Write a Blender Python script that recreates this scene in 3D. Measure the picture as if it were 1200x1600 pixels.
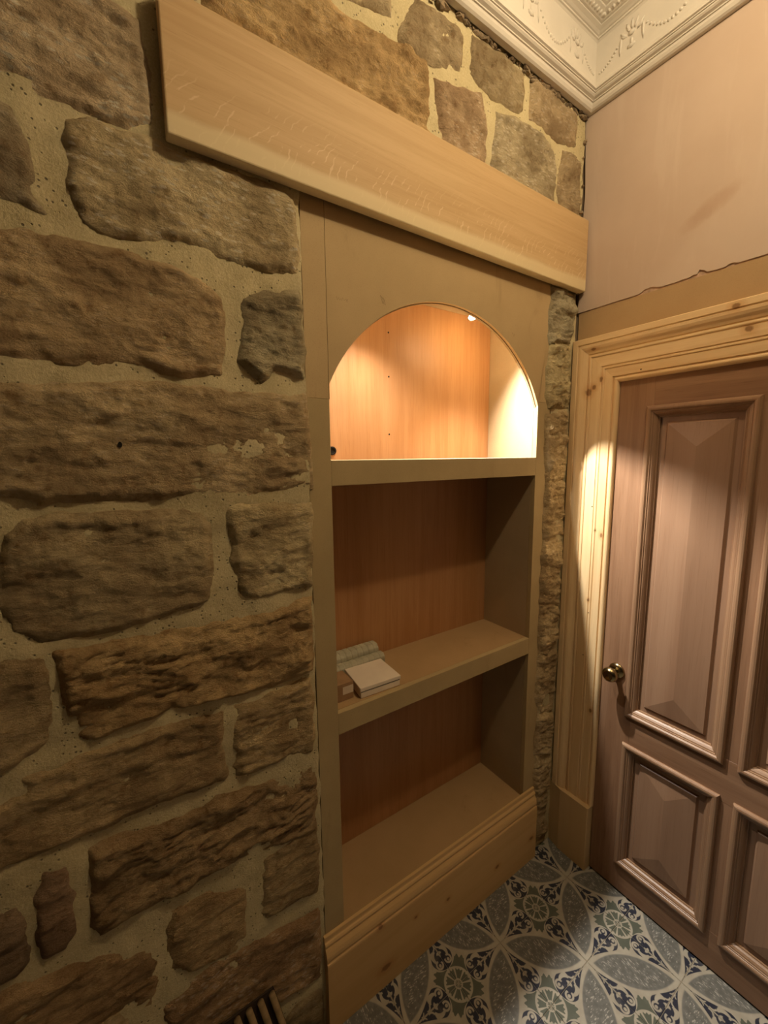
import bpy, bmesh, math, random
import numpy as np
from mathutils import Vector, Matrix

# ------------------------------------------------------------------ camera, world, lights, exposure
SC = bpy.context.scene
COL = SC.collection
for o in list(bpy.data.objects):
    bpy.data.objects.remove(o)

EYE = 1.715                                     # eye height above the tiles
YAW, PITCH, ROLL = 0.584839, -0.134029, -0.01108
cy_, sy_, cp_, sp_, cr_, sr_ = (math.cos(YAW), math.sin(YAW), math.cos(PITCH), math.sin(PITCH), math.cos(ROLL), math.sin(ROLL))
fw = Vector((cp_*sy_, cp_*cy_, sp_)); rt = Vector((cy_, -sy_, 0)); up = rt.cross(fw)
rt2 = cr_*rt + sr_*up; up2 = -sr_*rt + cr_*up
cam_data = bpy.data.cameras.new('camera')
cam_data.sensor_fit = 'VERTICAL'; cam_data.sensor_height = 36.0
cam_data.lens = 632.665/1600*36.0
cam_data.clip_start = 0.02
cam = bpy.data.objects.new('camera', cam_data); COL.objects.link(cam)
cam.matrix_world = Matrix(((rt2.x, up2.x, -fw.x, 0), (rt2.y, up2.y, -fw.y, 0), (rt2.z, up2.z, -fw.z, EYE), (0, 0, 0, 1)))
SC.camera = cam

w = bpy.data.worlds.new('world'); SC.world = w; w.use_nodes = True
w.node_tree.nodes['Background'].inputs[0].default_value = (0, 0, 0, 1)

def lamp(name, kind, loc, energy, color, radius, **kw):
    d = bpy.data.lights.new(name, kind); d.energy = energy; d.color = color; d.shadow_soft_size = radius
    for k, v in kw.items(): setattr(d, k, v)
    o = bpy.data.objects.new(name, d); COL.objects.link(o); o.location = loc
    return o
ROOM_LIGHT = lamp('room_lamp', 'POINT', (0.86, 0.07, 3.06), 28, (1.0, 0.79, 0.50), 0.035)
SPOT_COLOR = (1.0, 0.94, 0.84)
SPOT_W = 100
# the two small downlights in the arched niche, tipped a little into the room
for sx, tilt, k, cone in ((1.07, (0.15, -0.66, -1), 1.28, 128), (0.71, (-0.10, -0.28, -1), 0.26, 150)):
    o = lamp('niche_light', 'SPOT', (sx, 1.040, 2.178), SPOT_W*k, SPOT_COLOR, 0.012, spot_size=math.radians(cone), spot_blend=1.0)
    o.rotation_euler = Vector(tilt).to_track_quat('-Z', 'Y').to_euler()

SC.view_settings.view_transform = 'Standard'
SC.view_settings.look = 'None'
SC.view_settings.exposure = -0.06
SC.view_settings.gamma = 1.0
SC.view_settings.use_curve_mapping = False

# ------------------------------------------------------------------ small helpers
def tag(o, label=None, cat=None, group=None, kind=None):
    if label: o['label'] = label
    if cat: o['category'] = cat
    if group: o['group'] = group
    if kind: o['kind'] = kind
    return o

def empty(name, loc, rz=0):
    o = bpy.data.objects.new(name, None); COL.objects.link(o)
    o.location = loc; o.rotation_euler = (0, 0, rz); o.empty_display_size = 0.1
    return o

def link(name, me, m, parent=None, loc=(0, 0, 0), smooth=False):
    if m is not None: me.materials.append(m)
    if smooth:
        me.polygons.foreach_set('use_smooth', [True]*len(me.polygons))
    o = bpy.data.objects.new(name, me); COL.objects.link(o); o.location = loc
    if parent: o.parent = parent
    return o

def from_data(name, verts, faces, m, parent=None, loc=(0, 0, 0), smooth=False, fix=True):
    me = bpy.data.meshes.new(name); me.from_pydata([tuple(v) for v in verts], [], faces)
    if fix:
        bm = bmesh.new(); bm.from_mesh(me); bmesh.ops.recalc_face_normals(bm, faces=bm.faces); bm.to_mesh(me); bm.free()
    return link(name, me, m, parent, loc, smooth)

def from_bm(name, bm, m, parent=None, loc=(0, 0, 0), smooth=False):
    bmesh.ops.recalc_face_normals(bm, faces=bm.faces)
    me = bpy.data.meshes.new(name); bm.to_mesh(me); bm.free()
    return link(name, me, m, parent, loc, smooth)

def add_box(bm, x0, x1, y0, y1, z0, z1, bev=0.0, seg=1):
    t = bmesh.new()
    vs = [t.verts.new((x, y, z)) for x in (x0, x1) for y in (y0, y1) for z in (z0, z1)]
    for f in ((0, 1, 3, 2), (4, 6, 7, 5), (0, 4, 5, 1), (2, 3, 7, 6), (0, 2, 6, 4), (1, 5, 7, 3)):
        t.faces.new([vs[i] for i in f])
    bmesh.ops.recalc_face_normals(t, faces=t.faces)
    if bev: bmesh.ops.bevel(t, geom=list(t.edges), offset=bev, segments=seg, profile=0.5, affect='EDGES')
    merge(bm, t)

def merge(bm, t):
    me = bpy.data.meshes.new('tmp'); t.to_mesh(me); t.free(); bm.from_mesh(me); bpy.data.meshes.remove(me)

def box(name, x0, x1, y0, y1, z0, z1, m, parent=None, bev=0.0015, seg=1, loc=None):
    """a box given in world coordinates; its own origin is put at its middle"""
    c = Vector(((x0+x1)/2, (y0+y1)/2, (z0+z1)/2)) if loc is None else Vector(loc)
    bm = bmesh.new(); add_box(bm, x0-c.x, x1-c.x, y0-c.y, y1-c.y, z0-c.z, z1-c.z, bev, seg)
    o = from_bm(name, bm, m, None, c)
    if parent: o.parent = parent; o.location = c - world_loc(parent)
    return o

def world_loc(o):
    v = Vector(o.location)
    while o.parent: o = o.parent; v = v + Vector(o.location)
    return v

def place(o, parent):                            # parent an object built in world coordinates
    o.location = Vector(o.location) - world_loc(parent); o.parent = parent
    return o

def lathe(bm, prof, axis, c, n=24):
    """prof = (distance along axis, radius)"""
    a = Vector(axis).normalized(); u = a.orthogonal().normalized(); v = a.cross(u); c = Vector(c)
    rings = []
    for d, r in prof:
        if r < 1e-6: rings.append([bm.verts.new(c+a*d)])
        else: rings.append([bm.verts.new(c+a*d+(u*math.cos(k*2*math.pi/n)+v*math.sin(k*2*math.pi/n))*r) for k in range(n)])
    for A, B in zip(rings, rings[1:]):
        for k in range(n):
            k2 = (k+1) % n
            if len(A) == 1 and len(B) == 1: continue
            if len(A) == 1: bm.faces.new((A[0], B[k], B[k2]))
            elif len(B) == 1: bm.faces.new((A[k], B[0], A[k2]))
            else: bm.faces.new((A[k], B[k], B[k2], A[k2]))

def extrude(name, pts, axis, a, b, m, parent=None, smooth=False):
    """closed 2D outline pushed along one world axis: axis x -> pts (y,z), y -> (x,z), z -> (x,y)"""
    n = len(pts)
    def p(q, s): return {'x': (s, q[0], q[1]), 'y': (q[0], s, q[1]), 'z': (q[0], q[1], s)}[axis]
    V = [Vector(p(q, a)) for q in pts]+[Vector(p(q, b)) for q in pts]
    c = sum(V, Vector())/len(V)
    F = [(i, (i+1) % n, n+(i+1) % n, n+i) for i in range(n)]+[tuple(range(n)), tuple(range(2*n-1, n-1, -1))]
    o = from_data(name, [v-c for v in V], F, m, None, c, smooth)
    if parent: place(o, parent)
    return o

# ------------------------------------------------------------------ numeric noise for the stonework
def _h(ix, iy, seed):
    n = (ix.astype(np.int64)*374761393 + iy.astype(np.int64)*668265263 + seed*1442695041) & 0xffffffff
    n = ((n ^ (n >> 13))*1274126177) & 0xffffffff
    return ((n ^ (n >> 16)) & 0xffff)/65535.0*2*math.pi
def perlin(x, y, seed=0):
    ix, iy = np.floor(x), np.floor(y); fx, fy = x-ix, y-iy
    u, v = fx*fx*fx*(fx*(fx*6-15)+10), fy*fy*fy*(fy*(fy*6-15)+10)
    def g(a, b, dx, dy): t = _h(a, b, seed); return np.cos(t)*dx+np.sin(t)*dy
    n0 = g(ix, iy, fx, fy)*(1-u)+g(ix+1, iy, fx-1, fy)*u
    n1 = g(ix, iy+1, fx, fy-1)*(1-u)+g(ix+1, iy+1, fx-1, fy-1)*u
    return (n0*(1-v)+n1*v)*1.5
def fbm(x, y, seed=0, oct=4, gain=0.5):
    s, a = 0, 1.0
    for k in range(oct): s = s+a*perlin(x*2**k, y*2**k, seed+k*17); a *= gain
    return s
def smooth01(t): t = np.clip(t, 0, 1); return t*t*(3-2*t)

# ------------------------------------------------------------------ node materials
class NT:
    def __init__(s, name, rough=0.7, spec=0.3):
        s.m = bpy.data.materials.new(name); s.m.use_nodes = True; s.t = s.m.node_tree
        s.b = s.t.nodes['Principled BSDF']; s.b.inputs['Roughness'].default_value = rough
        s.b.inputs['Specular IOR Level'].default_value = spec
        s.tc = None
    def n(s, kind, **kw):
        o = s.t.nodes.new(kind)
        for k, v in kw.items(): setattr(o, k, v)
        return o
    def l(s, a, b):
        if hasattr(a, 'outputs'): a = a.outputs[0]
        s.t.links.new(a, b)
    def put(s, v, sock):
        if isinstance(v, (int, float)): sock.default_value = v
        elif isinstance(v, (tuple, list)):
            sock.default_value = tuple(v)+(1,) if len(v) == 3 and len(sock.default_value) == 4 else v
        else: s.l(v, sock)
    def obj(s):
        if s.tc is None: s.tc = s.n('ShaderNodeTexCoord')
        return s.tc.outputs['Object']
    def map(s, scale=(1, 1, 1), loc=(0, 0, 0), rot=(0, 0, 0), vec=None):
        o = s.n('ShaderNodeMapping'); s.l(s.obj() if vec is None else vec, o.inputs[0])
        o.inputs['Location'].default_value = loc; o.inputs['Rotation'].default_value = rot; o.inputs['Scale'].default_value = scale
        return o.outputs[0]
    def noise(s, scale, detail=4, rough=0.55, vec=None, dist=0):
        o = s.n('ShaderNodeTexNoise'); s.l(s.obj() if vec is None else vec, o.inputs['Vector'])
        o.inputs['Scale'].default_value = scale; o.inputs['Detail'].default_value = detail
        o.inputs['Roughness'].default_value = rough; o.inputs['Distortion'].default_value = dist
        return o.outputs[0]
    def voro(s, scale, vec=None, rnd=1.0, feature='F1'):
        o = s.n('ShaderNodeTexVoronoi', feature=feature); s.l(s.obj() if vec is None else vec, o.inputs['Vector'])
        o.inputs['Scale'].default_value = scale; o.inputs['Randomness'].default_value = rnd
        return o
    def math(s, op, a, b=None, c=None):
        o = s.n('ShaderNodeMath', operation=op)
        for i, v in enumerate((a, b, c)):
            if v is not None: s.put(v, o.inputs[i])
        return o.outputs[0]
    def step(s, v, lo, hi):
        o = s.n('ShaderNodeMapRange', interpolation_type='SMOOTHSTEP'); s.put(v, o.inputs[0])
        o.inputs[1].default_value = lo; o.inputs[2].default_value = hi
        return o.outputs[0]
    def mix(s, f, a, b, mode='MIX'):
        o = s.n('ShaderNodeMix', data_type='RGBA', blend_type=mode)
        s.put(f, o.inputs[0]); s.put(a, o.inputs[6]); s.put(b, o.inputs[7])
        return o.outputs[2]
    def xyz(s, vec=None):
        o = s.n('ShaderNodeSeparateXYZ'); s.l(s.obj() if vec is None else vec, o.inputs[0]); return o.outputs
    def color(s, v): s.put(v, s.b.inputs['Base Color']); return s
    def bump(s, h, strength=0.3, dist=0.002):
        o = s.n('ShaderNodeBump'); o.inputs['Strength'].default_value = strength; o.inputs['Distance'].default_value = dist
        s.put(h, o.inputs['Height'])
        prev = s.b.inputs['Normal'].links
        if prev: s.l(prev[0].from_socket, o.inputs['Normal'])
        s.l(o.outputs[0], s.b.inputs['Normal'])
        return s

def stone_material():
    n = NT('sandstone', 0.9, 0.15)
    oi = n.n('ShaderNodeObjectInfo')
    geo = n.n('ShaderNodeNewGeometry'); P = geo.outputs['Position']
    base = oi.outputs['Color']
    big = n.noise(9, 5, 0.6, P); mid = n.noise(38, 6, 0.65, P); fine = n.noise(330, 4, 0.7, P)
    c = n.mix(n.step(big, 0.35, 0.68), n.mix(1.0, base, (0.72, 0.66, 0.60), 'MULTIPLY'), n.mix(1.0, base, (1.18, 1.16, 1.12), 'MULTIPLY'))
    c = n.mix(n.step(mid, 0.50, 0.72), c, n.mix(1.0, c, (0.66, 0.58, 0.50), 'MULTIPLY'))
    c = n.mix(n.math('MULTIPLY', n.step(fine, 0.42, 0.75), 0.45), c, n.mix(1.0, c, (1.35, 1.3, 1.25), 'MULTIPLY'))
    # pale scrapes left by old limewash and the chisel
    v = n.voro(82, n.map((0.55, 1, 1.5), (0, 0, 0), (0, 0.25, 0), P)).outputs['Distance']
    fl = n.math('MULTIPLY', n.math('SUBTRACT', 1.0, n.step(v, 0.22, 0.42)), n.step(n.noise(9, 3, 0.6, P), 0.42, 0.54))
    fl = n.math('MULTIPLY', fl, oi.outputs['Alpha'])
    c = n.mix(fl, c, (0.95, 0.87, 0.70))
    n.color(c)
    n.bump(n.noise(95, 6, 0.72, n.map((0.75, 1, 1.4), (0, 0, 0), (0, 0.5, 0), P)), 1.0, 0.013)
    n.bump(fine, 0.6, 0.003)
    return n.m

def mortar_material():
    n = NT('lime_mortar', 0.95, 0.1)
    c = n.mix(n.step(n.noise(7, 5, 0.6), 0.3, 0.7), (0.51, 0.425, 0.235), (0.62, 0.525, 0.31))
    c = n.mix(n.math('MULTIPLY', n.step(n.noise(260, 3, 0.6), 0.4, 0.7), 0.4), c, (0.74, 0.65, 0.42))
    v = n.voro(88).outputs['Distance']
    pit = n.math('MULTIPLY', n.math('SUBTRACT', 1.0, n.step(v, 0.12, 0.24)), n.step(n.noise(20, 3), 0.46, 0.55))
    c = n.mix(n.math('MULTIPLY', pit, 0.75), c, (0.12, 0.10, 0.07))
    n.color(c)
    n.bump(n.math('SUBTRACT', n.noise(140, 6, 0.7), n.math('MULTIPLY', pit, 1.0)), 0.6, 0.004)
    return n.m

def wood(name, light, dark, axis='z', grain=1.0, rough=0.6, knots=(), spec=0.25, lines=0.6, pore=0.3):
    """straight-grained timber; axis is the direction of the grain in object space"""
    n = NT(name, rough, spec)
    def sc(long, across): return tuple(long if a == axis else across for a in 'xyz')
    warp = n.noise(3.0, 3, 0.5, n.map(sc(0.4, 1.6)))
    g1 = n.noise(1.0, 6, 0.62, n.map(sc(1.6*grain, 34*grain)), 0.6)
    g2 = n.noise(1.0, 4, 0.6, n.map(sc(9*grain, 260*grain)))
    big = n.noise(1.0, 3, 0.5, n.map(sc(0.8*grain, 9*grain)))
    f = n.math('ADD', n.math('MULTIPLY', n.step(g1, 0.34, 0.68), lines), n.math('MULTIPLY', n.step(big, 0.35, 0.65), 1-lines))
    c = n.mix(f, light, dark)
    c = n.mix(n.math('MULTIPLY', n.step(g2, 0.52, 0.74), pore), c, n.mix(1.0, c, (0.62, 0.54, 0.46), 'MULTIPLY'))
    if knots:                                    # (place, half sizes) of every knot that shows
        P = n.n('ShaderNodeNewGeometry').outputs['Position']; wob = n.math('MULTIPLY', n.math('SUBTRACT', n.noise(60, 3, 0.6, P), 0.5), 0.9)
        for k, (p, s) in enumerate(knots):
            o = n.n('ShaderNodeVectorMath', operation='SUBTRACT'); n.l(P, o.inputs[0]); o.inputs[1].default_value = p
            q = n.n('ShaderNodeVectorMath', operation='DIVIDE'); n.l(o.outputs[0], q.inputs[0]); q.inputs[1].default_value = s
            le = n.n('ShaderNodeVectorMath', operation='LENGTH'); n.l(q.outputs[0], le.inputs[0])
            d = n.math('ADD', le.outputs['Value'], wob)
            c = n.mix(n.math('MULTIPLY', n.math('SUBTRACT', 1.0, n.step(d, 0.9, 2.6)), 0.45), c, n.mix(1.0, c, (0.78, 0.58, 0.42), 'MULTIPLY'))
            c = n.mix(n.math('MULTIPLY', n.math('SUBTRACT', 1.0, n.step(d, 0.55, 1.05)), 0.85), c, (0.23, 0.11, 0.04))
    n.color(c)
    n.bump(n.math('ADD', g2, n.math('MULTIPLY', g1, 0.5)), 0.18, 0.0012)
    return n.m

def oak_plank_material():
    n = NT('oak_plank', 0.62, 0.25)
    x, y, z = n.xyz()
    g1 = n.noise(1.0, 6, 0.6, n.map((1.3, 20, 30), (0, 0, 0), (0, 0.03, 0)), 0.8)
    g2 = n.noise(1.0, 4, 0.65, n.map((16, 300, 330)))
    c = n.mix(n.step(g1, 0.3, 0.7), (0.62, 0.43, 0.225), (0.53, 0.35, 0.17))
    c = n.mix(n.math('MULTIPLY', n.step(g2, 0.55, 0.75), 0.35), c, (0.40, 0.24, 0.10))
    # silvery ray flecks crossing the grain
    zz = n.math('ADD', z, 0.10)
    u = n.math('SUBTRACT', n.math('SUBTRACT', x, n.math('MULTIPLY', zz, 0.35)), n.math('MULTIPLY', n.math('MULTIPLY', zz, zz), 3.2))
    u = n.math('ADD', n.math('MULTIPLY', u, 46.0), n.math('MULTIPLY', n.noise(14, 3, 0.6), 2.6))
    ln = n.math('SUBTRACT', 1.0, n.step(n.math('ABSOLUTE', n.math('SUBTRACT', n.math('FRACT', u), 0.5)), 0.03, 0.10))
    ray = n.math('MULTIPLY', n.math('MULTIPLY', ln, n.step(n.noise(26, 4, 0.6), 0.46, 0.56)), n.math('SUBTRACT', 1.0, n.step(n.math('ADD', z, n.math('MULTIPLY', n.noise(4, 2), 0.08)), -0.01, 0.06)))
    c = n.mix(n.math('MULTIPLY', ray, 0.55), c, (0.80, 0.63, 0.38))
    # paler sapwood along the lower edge
    edge = n.math('ADD', z, n.math('MULTIPLY', n.math('SUBTRACT', n.noise(3, 3), 0.5), 0.03))
    sap = n.math('SUBTRACT', 1.0, n.step(edge, -0.092, -0.075))
    c = n.mix(n.math('MULTIPLY', sap, 0.8), c, (0.76, 0.63, 0.38))
    n.color(c); n.bump(n.math('ADD', g2, g1), 0.15, 0.001)
    return n.m

def mdf_material(name, c0, c1):
    n = NT(name, 0.75, 0.2)
    c = n.mix(n.step(n.noise(3.2, 4, 0.6), 0.3, 0.7), c0, c1)
    c = n.mix(n.math('MULTIPLY', n.step(n.noise(420, 2, 0.6), 0.5, 0.75), 0.35), c, n.mix(1.0, c, (0.7, 0.66, 0.6), 'MULTIPLY'))
    sm = n.noise(1.0, 5, 0.7, n.map((8, 8, 3)), 1.0)
    c = n.mix(n.math('MULTIPLY', n.step(sm, 0.60, 0.74), 0.28), c, n.mix(1.0, c, (0.62, 0.58, 0.52), 'MULTIPLY'))
    n.color(c); n.bump(n.noise(500, 2), 0.08, 0.0006)
    return n.m

def plaster_material():
    n = NT('pink_plaster', 0.85, 0.15)
    x, y, z = n.xyz(n.n('ShaderNodeNewGeometry').outputs['Position'])
    c = n.mix(n.step(n.noise(1.5, 5, 0.6), 0.32, 0.68), (0.515, 0.395, 0.31), (0.585, 0.465, 0.375))
    streak = n.noise(1.0, 5, 0.6, n.map((3, 16, 2.2)), 0.4)
    c = n.mix(n.math('MULTIPLY', n.step(streak, 0.52, 0.68), 0.45), c, (0.61, 0.495, 0.405))
    # one slanting damp smear left of the middle of the wall above the door
    dy, dz = n.math('SUBTRACT', y, 0.545), n.math('SUBTRACT', z, 2.432)
    u = n.math('ADD', n.math('MULTIPLY', dy, -0.90), n.math('MULTIPLY', dz, 0.44)); v = n.math('ADD', n.math('MULTIPLY', dy, 0.44), n.math('MULTIPLY', dz, 0.90))
    d = n.math('ADD', n.math('POWER', n.math('ABSOLUTE', n.math('DIVIDE', u, 0.085)), 2.0), n.math('POWER', n.math('ABSOLUTE', n.math('DIVIDE', v, 0.026)), 2.0))
    d = n.math('ADD', d, n.math('MULTIPLY', n.noise(14, 4, 0.7), 2.2))
    c = n.mix(n.math('MULTIPLY', n.math('SUBTRACT', 1.0, n.step(d, 1.0, 2.6)), 0.5), c, (0.42, 0.275, 0.185))
    n.color(c); n.bump(n.noise(1.0, 4, 0.6, n.map((20, 20, 6))), 0.12, 0.004); n.bump(n.noise(160, 3), 0.08, 0.001)
    return n.m

def plain(name, c, rough=0.6, spec=0.3, metal=0.0, vary=0.12, scale=12, bump=0.0):
    n = NT(name, rough, spec); n.b.inputs['Metallic'].default_value = metal
    d = tuple(v*(1-vary) for v in c); e = tuple(min(1, v*(1+vary)) for v in c)
    n.color(n.mix(n.step(n.noise(scale, 4), 0.3, 0.7), d, e))
    if bump: n.bump(n.noise(scale*6, 4), bump, 0.002)
    return n.m

def tile_material():
    """encaustic-look print: a pale lens across each tile and a quarter of a scrolled blossom in two corners"""
    n = NT('patterned_tile', 0.36, 0.4); S = 0.2025; M = n.math
    x, y, z = n.xyz(); u = M('DIVIDE', x, S); v = M('DIVIDE', y, S)
    def dist(a, b): return M('SQRT', M('ADD', M('MULTIPLY', a, a), M('MULTIPLY', b, b)))
    def band(val, lo, hi, w=0.008):              # 1 inside lo..hi
        return M('MULTIPLY', n.step(val, lo-w, lo+w), M('SUBTRACT', 1.0, n.step(val, hi-w, hi+w)))
    def under(val, hi, w=0.008): return M('SUBTRACT', 1.0, n.step(val, hi-w, hi+w))
    r1 = dist(M('ADD', u, 0.5), M('SUBTRACT', v, 0.5)); r2 = dist(M('SUBTRACT', u, 0.5), M('ADD', v, 0.5))
    far = M('MAXIMUM', r1, r2); near = M('MINIMUM', r1, r2)
    lens = under(far, 0.93)
    rim = band(far, 0.915, 0.94)
    # blossom coordinates folded about the corner
    side = n.step(M('SUBTRACT', v, u), -0.0001, 0.0001)   # 1 in the upper-left half
    cu = M('SUBTRACT', 0.5, side); cv = M('SUBTRACT', side, 0.5)
    p = M('ABSOLUTE', M('SUBTRACT', u, cu)); q = M('ABSOLUTE', M('SUBTRACT', v, cv))
    t = M('MAXIMUM', p, q); s = M('MINIMUM', p, q)
    # arm: teardrop along the tile edge
    w1 = M('MULTIPLY', 0.195, M('SQRT', M('MAXIMUM', 0.0, M('SUBTRACT', 1.0, M('POWER', M('DIVIDE', M('SUBTRACT', t, 0.42), 0.175), 2.0)))))
    tail = M('MULTIPLY', 0.195, M('POWER', M('MAXIMUM', 0.0, M('SUBTRACT', 1.0, M('POWER', M('DIVIDE', M('SUBTRACT', t, 0.42), 0.54), 1.25))), 1.9))
    wid = n.math('MULTIPLY', 1.0, M('ADD', M('MULTIPLY', w1, under(t, 0.42, 0.001)), M('MULTIPLY', tail, n.step(t, 0.419, 0.421))))
    e = M('SUBTRACT', wid, s)
    arm = n.step(e, -0.002, 0.008)
    halo = n.step(e, -0.042, -0.034)
    # cream scrolls inside the arm: a curl either side of the stem, a long tail and small leaves
    ringd = dist(M('SUBTRACT', t, 0.350), M('SUBTRACT', s, 0.088))
    curl = M('MAXIMUM', M('MULTIPLY', band(ringd, 0.040, 0.068, 0.005), M('SUBTRACT', 1.0, M('MULTIPLY', n.step(t, 0.37, 0.38), under(s, 0.085)))), under(M('ADD', ringd, M('MULTIPLY', 0.4, M('SUBTRACT', t, 0.35))), 0.021, 0.006))
    tl = dist(M('SUBTRACT', t, 0.455), M('SUBTRACT', s, 0.015))
    tw = M('MULTIPLY', M('SUBTRACT', t, 0.34), 0.16)
    tail_c = M('MULTIPLY', n.step(M('SUBTRACT', tw, M('ABSOLUTE', M('SUBTRACT', tl, 0.118))), -0.012, -0.002), n.step(M('SUBTRACT', M('MULTIPLY', 1.0, s), 0.045), 0.0, 0.01))
    tail_c = M('MULTIPLY', tail_c, M('MULTIPLY', n.step(t, 0.385, 0.395), under(t, 0.56)))
    cr2 = M('MULTIPLY', band(dist(M('SUBTRACT', t, 0.615), M('SUBTRACT', s, 0.070)), 0.045, 0.068, 0.006), under(s, 0.066))
    cr2 = M('MULTIPLY', cr2, under(t, 0.635))
    cr3 = M('MULTIPLY', band(dist(M('SUBTRACT', t, 0.735), M('SUBTRACT', s, 0.058)), 0.038, 0.054, 0.005), under(s, 0.045))
    cr3 = M('MULTIPLY', cr3, under(t, 0.75))
    lf = M('MULTIPLY', under(dist(M('SUBTRACT', t, 0.475), M('MULTIPLY', s, 0.8)), 0.040, 0.006), n.step(dist(M('SUBTRACT', t, 0.445), M('SUBTRACT', s, 0.042)), 0.026, 0.034))
    stem = M('MULTIPLY', under(s, 0.011, 0.004), band(t, 0.50, 0.86))
    inner = M('MAXIMUM', M('MAXIMUM', M('MAXIMUM', curl, tail_c), M('MAXIMUM', cr2, cr3)), M('MAXIMUM', stem, lf))
    navy = M('MULTIPLY', arm, M('SUBTRACT', 1.0, inner))
    # green leaves between the arms, jagged towards the lens
    ang = n.math('ARCTAN2', s, t)
    jag = M('MULTIPLY', M('SINE', M('MULTIPLY', ang, 30.0)), 0.022)
    green = M('MULTIPLY', n.step(near, 0.228, 0.238), n.step(M('ADD', far, jag), 1.030, 1.040))
    green = M('MULTIPLY', green, M('SUBTRACT', 1.0, halo))
    # rosette
    petal = n.step(M('SINE', M('ADD', M('MULTIPLY', ang, 8.0), 1.57)), -0.88, -0.72)
    notch = M('ADD', 0.198, M('MULTIPLY', M('SINE', M('ADD', M('MULTIPLY', ang, 24.0), 1.57)), 0.010))
    ros = M('MULTIPLY', petal, M('MULTIPLY', n.step(near, 0.066, 0.076), n.step(M('SUBTRACT', notch, near), 0.0, 0.01)))
    ros = M('MAXIMUM', ros, M('MULTIPLY', band(near, 0.020, 0.050, 0.004), n.step(M('SINE', M('MULTIPLY', ang, 16.0)), -0.5, -0.2)))
    cream = n.mix(n.step(n.noise(30, 4), 0.3, 0.7), (0.345, 0.31, 0.245), (0.405, 0.37, 0.30))
    grey = n.mix(n.step(n.noise(60, 4), 0.35, 0.65), (0.12, 0.118, 0.106), (0.165, 0.163, 0.147))
    s1 = n.voro(1.0, n.map((62, 230, 1), (0, 0, 0), (0, 0, 0.35))).outputs['Distance']
    s2 = n.voro(1.0, n.map((62, 230, 1), (0.3, 0.4, 0), (0, 0, 1.25))).outputs['Distance']
    sprig = M('MULTIPLY', M('MAXIMUM', under(s1, 0.30, 0.06), under(s2, 0.28, 0.06)), n.step(n.noise(55, 2), 0.44, 0.52))
    sprig = M('MULTIPLY', sprig, under(far, 0.885, 0.02))
    grey = n.mix(M('MULTIPLY', sprig, 0.75), grey, (0.45, 0.43, 0.38))
    fl = n.step(far, 0.999, 1.001)                # 1 = blossom field
    c = n.mix(lens, cream, grey)
    c = n.mix(M('MULTIPLY', rim, 0.35), c, (0.16, 0.16, 0.15))
    c = n.mix(M('MULTIPLY', M('MAXIMUM', green, M('MULTIPLY', ros, under(near, 0.23))), fl), c, (0.095, 0.105, 0.08))
    c = n.mix(M('MULTIPLY', navy, M('MULTIPLY', n.step(far, 0.93, 0.945), under(far, 2.0))), c, (0.022, 0.025, 0.042))
    c = n.mix(M('MULTIPLY', n.step(n.noise(18, 5, 0.7), 0.5, 0.75), 0.25), c, (0.24, 0.22, 0.185))
    n.color(c)
    return n.m

M_STONE = stone_material(); M_MORTAR = mortar_material(); M_OAK = oak_plank_material()
M_PLASTER = plaster_material(); M_TILE = tile_material()
M_MDF = mdf_material('mdf_board', (0.40, 0.30, 0.150), (0.46, 0.35, 0.180))
M_MDF_ARCH = mdf_material('mdf_arch', (0.46, 0.335, 0.172), (0.52, 0.38, 0.20))
M_MDF_IN = mdf_material('mdf_lining', (0.39, 0.295, 0.17), (0.45, 0.34, 0.20))
M_SHELF_BOUNCE = mdf_material('mdf_shelf_bounce', (0.38, 0.245, 0.115), (0.43, 0.28, 0.135))  # same fibreboard, with warm bounce light off the veneer back put into its colour
M_MDF_STRIP = mdf_material('mdf_strip', (0.42, 0.28, 0.145), (0.46, 0.315, 0.165))
M_VENEER = wood('beech_veneer', (0.47, 0.245, 0.105), (0.39, 0.185, 0.07), 'z', 1.3, 0.45, (), 0.3, 0.5, 0.35)
KN_Z = [((1.50, 0.879, 1.948), (0.05, 0.013, 0.016)), ((1.50, 0.858, 1.964), (0.05, 0.009, 0.010)), ((1.50, 0.834, 1.990), (0.05, 0.008, 0.012)), ((1.50, 0.800, 1.415), (0.05, 0.006, 0.011)), ((1.50, 0.824, 1.43), (0.05, 0.004, 0.005)), ((1.50, 0.835, 1.15), (0.05, 0.005, 0.008)), ((1.50, 0.80, 0.70), (0.05, 0.007, 0.011))]
KN_Y = [((1.50, 0.454, 2.127), (0.05, 0.012, 0.009)), ((1.50, 0.423, 2.061), (0.05, 0.012, 0.010)), ((1.50, 0.865, 2.10), (0.05, 0.012, 0.005))]
KN_X = [((0.585, 0.93, 0.238), (0.010, 0.04, 0.008)), ((0.604, 0.93, 0.072), (0.022, 0.04, 0.012)), ((0.726, 0.93, 0.172), (0.008, 0.04, 0.006)), ((0.872, 0.93, 0.140), (0.010, 0.04, 0.008)), ((1.133, 0.93, 0.106), (0.012, 0.04, 0.008)), ((1.345, 0.93, 0.107), (0.014, 0.04, 0.009))]
M_PINE_Z = wood('pine_upright', (0.80, 0.60, 0.345), (0.68, 0.46, 0.235), 'z', 0.9, 0.55, KN_Z, 0.3, 0.7, 0.15)
M_PINE_Y = wood('pine_head', (0.80, 0.60, 0.345), (0.68, 0.46, 0.235), 'y', 0.9, 0.55, KN_Y, 0.3, 0.7, 0.15)
M_PINE_X = wood('pine_skirting', (0.66, 0.44, 0.20), (0.57, 0.36, 0.15), 'x', 0.6, 0.5, KN_X, 0.3, 0.6, 0.12)
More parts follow.
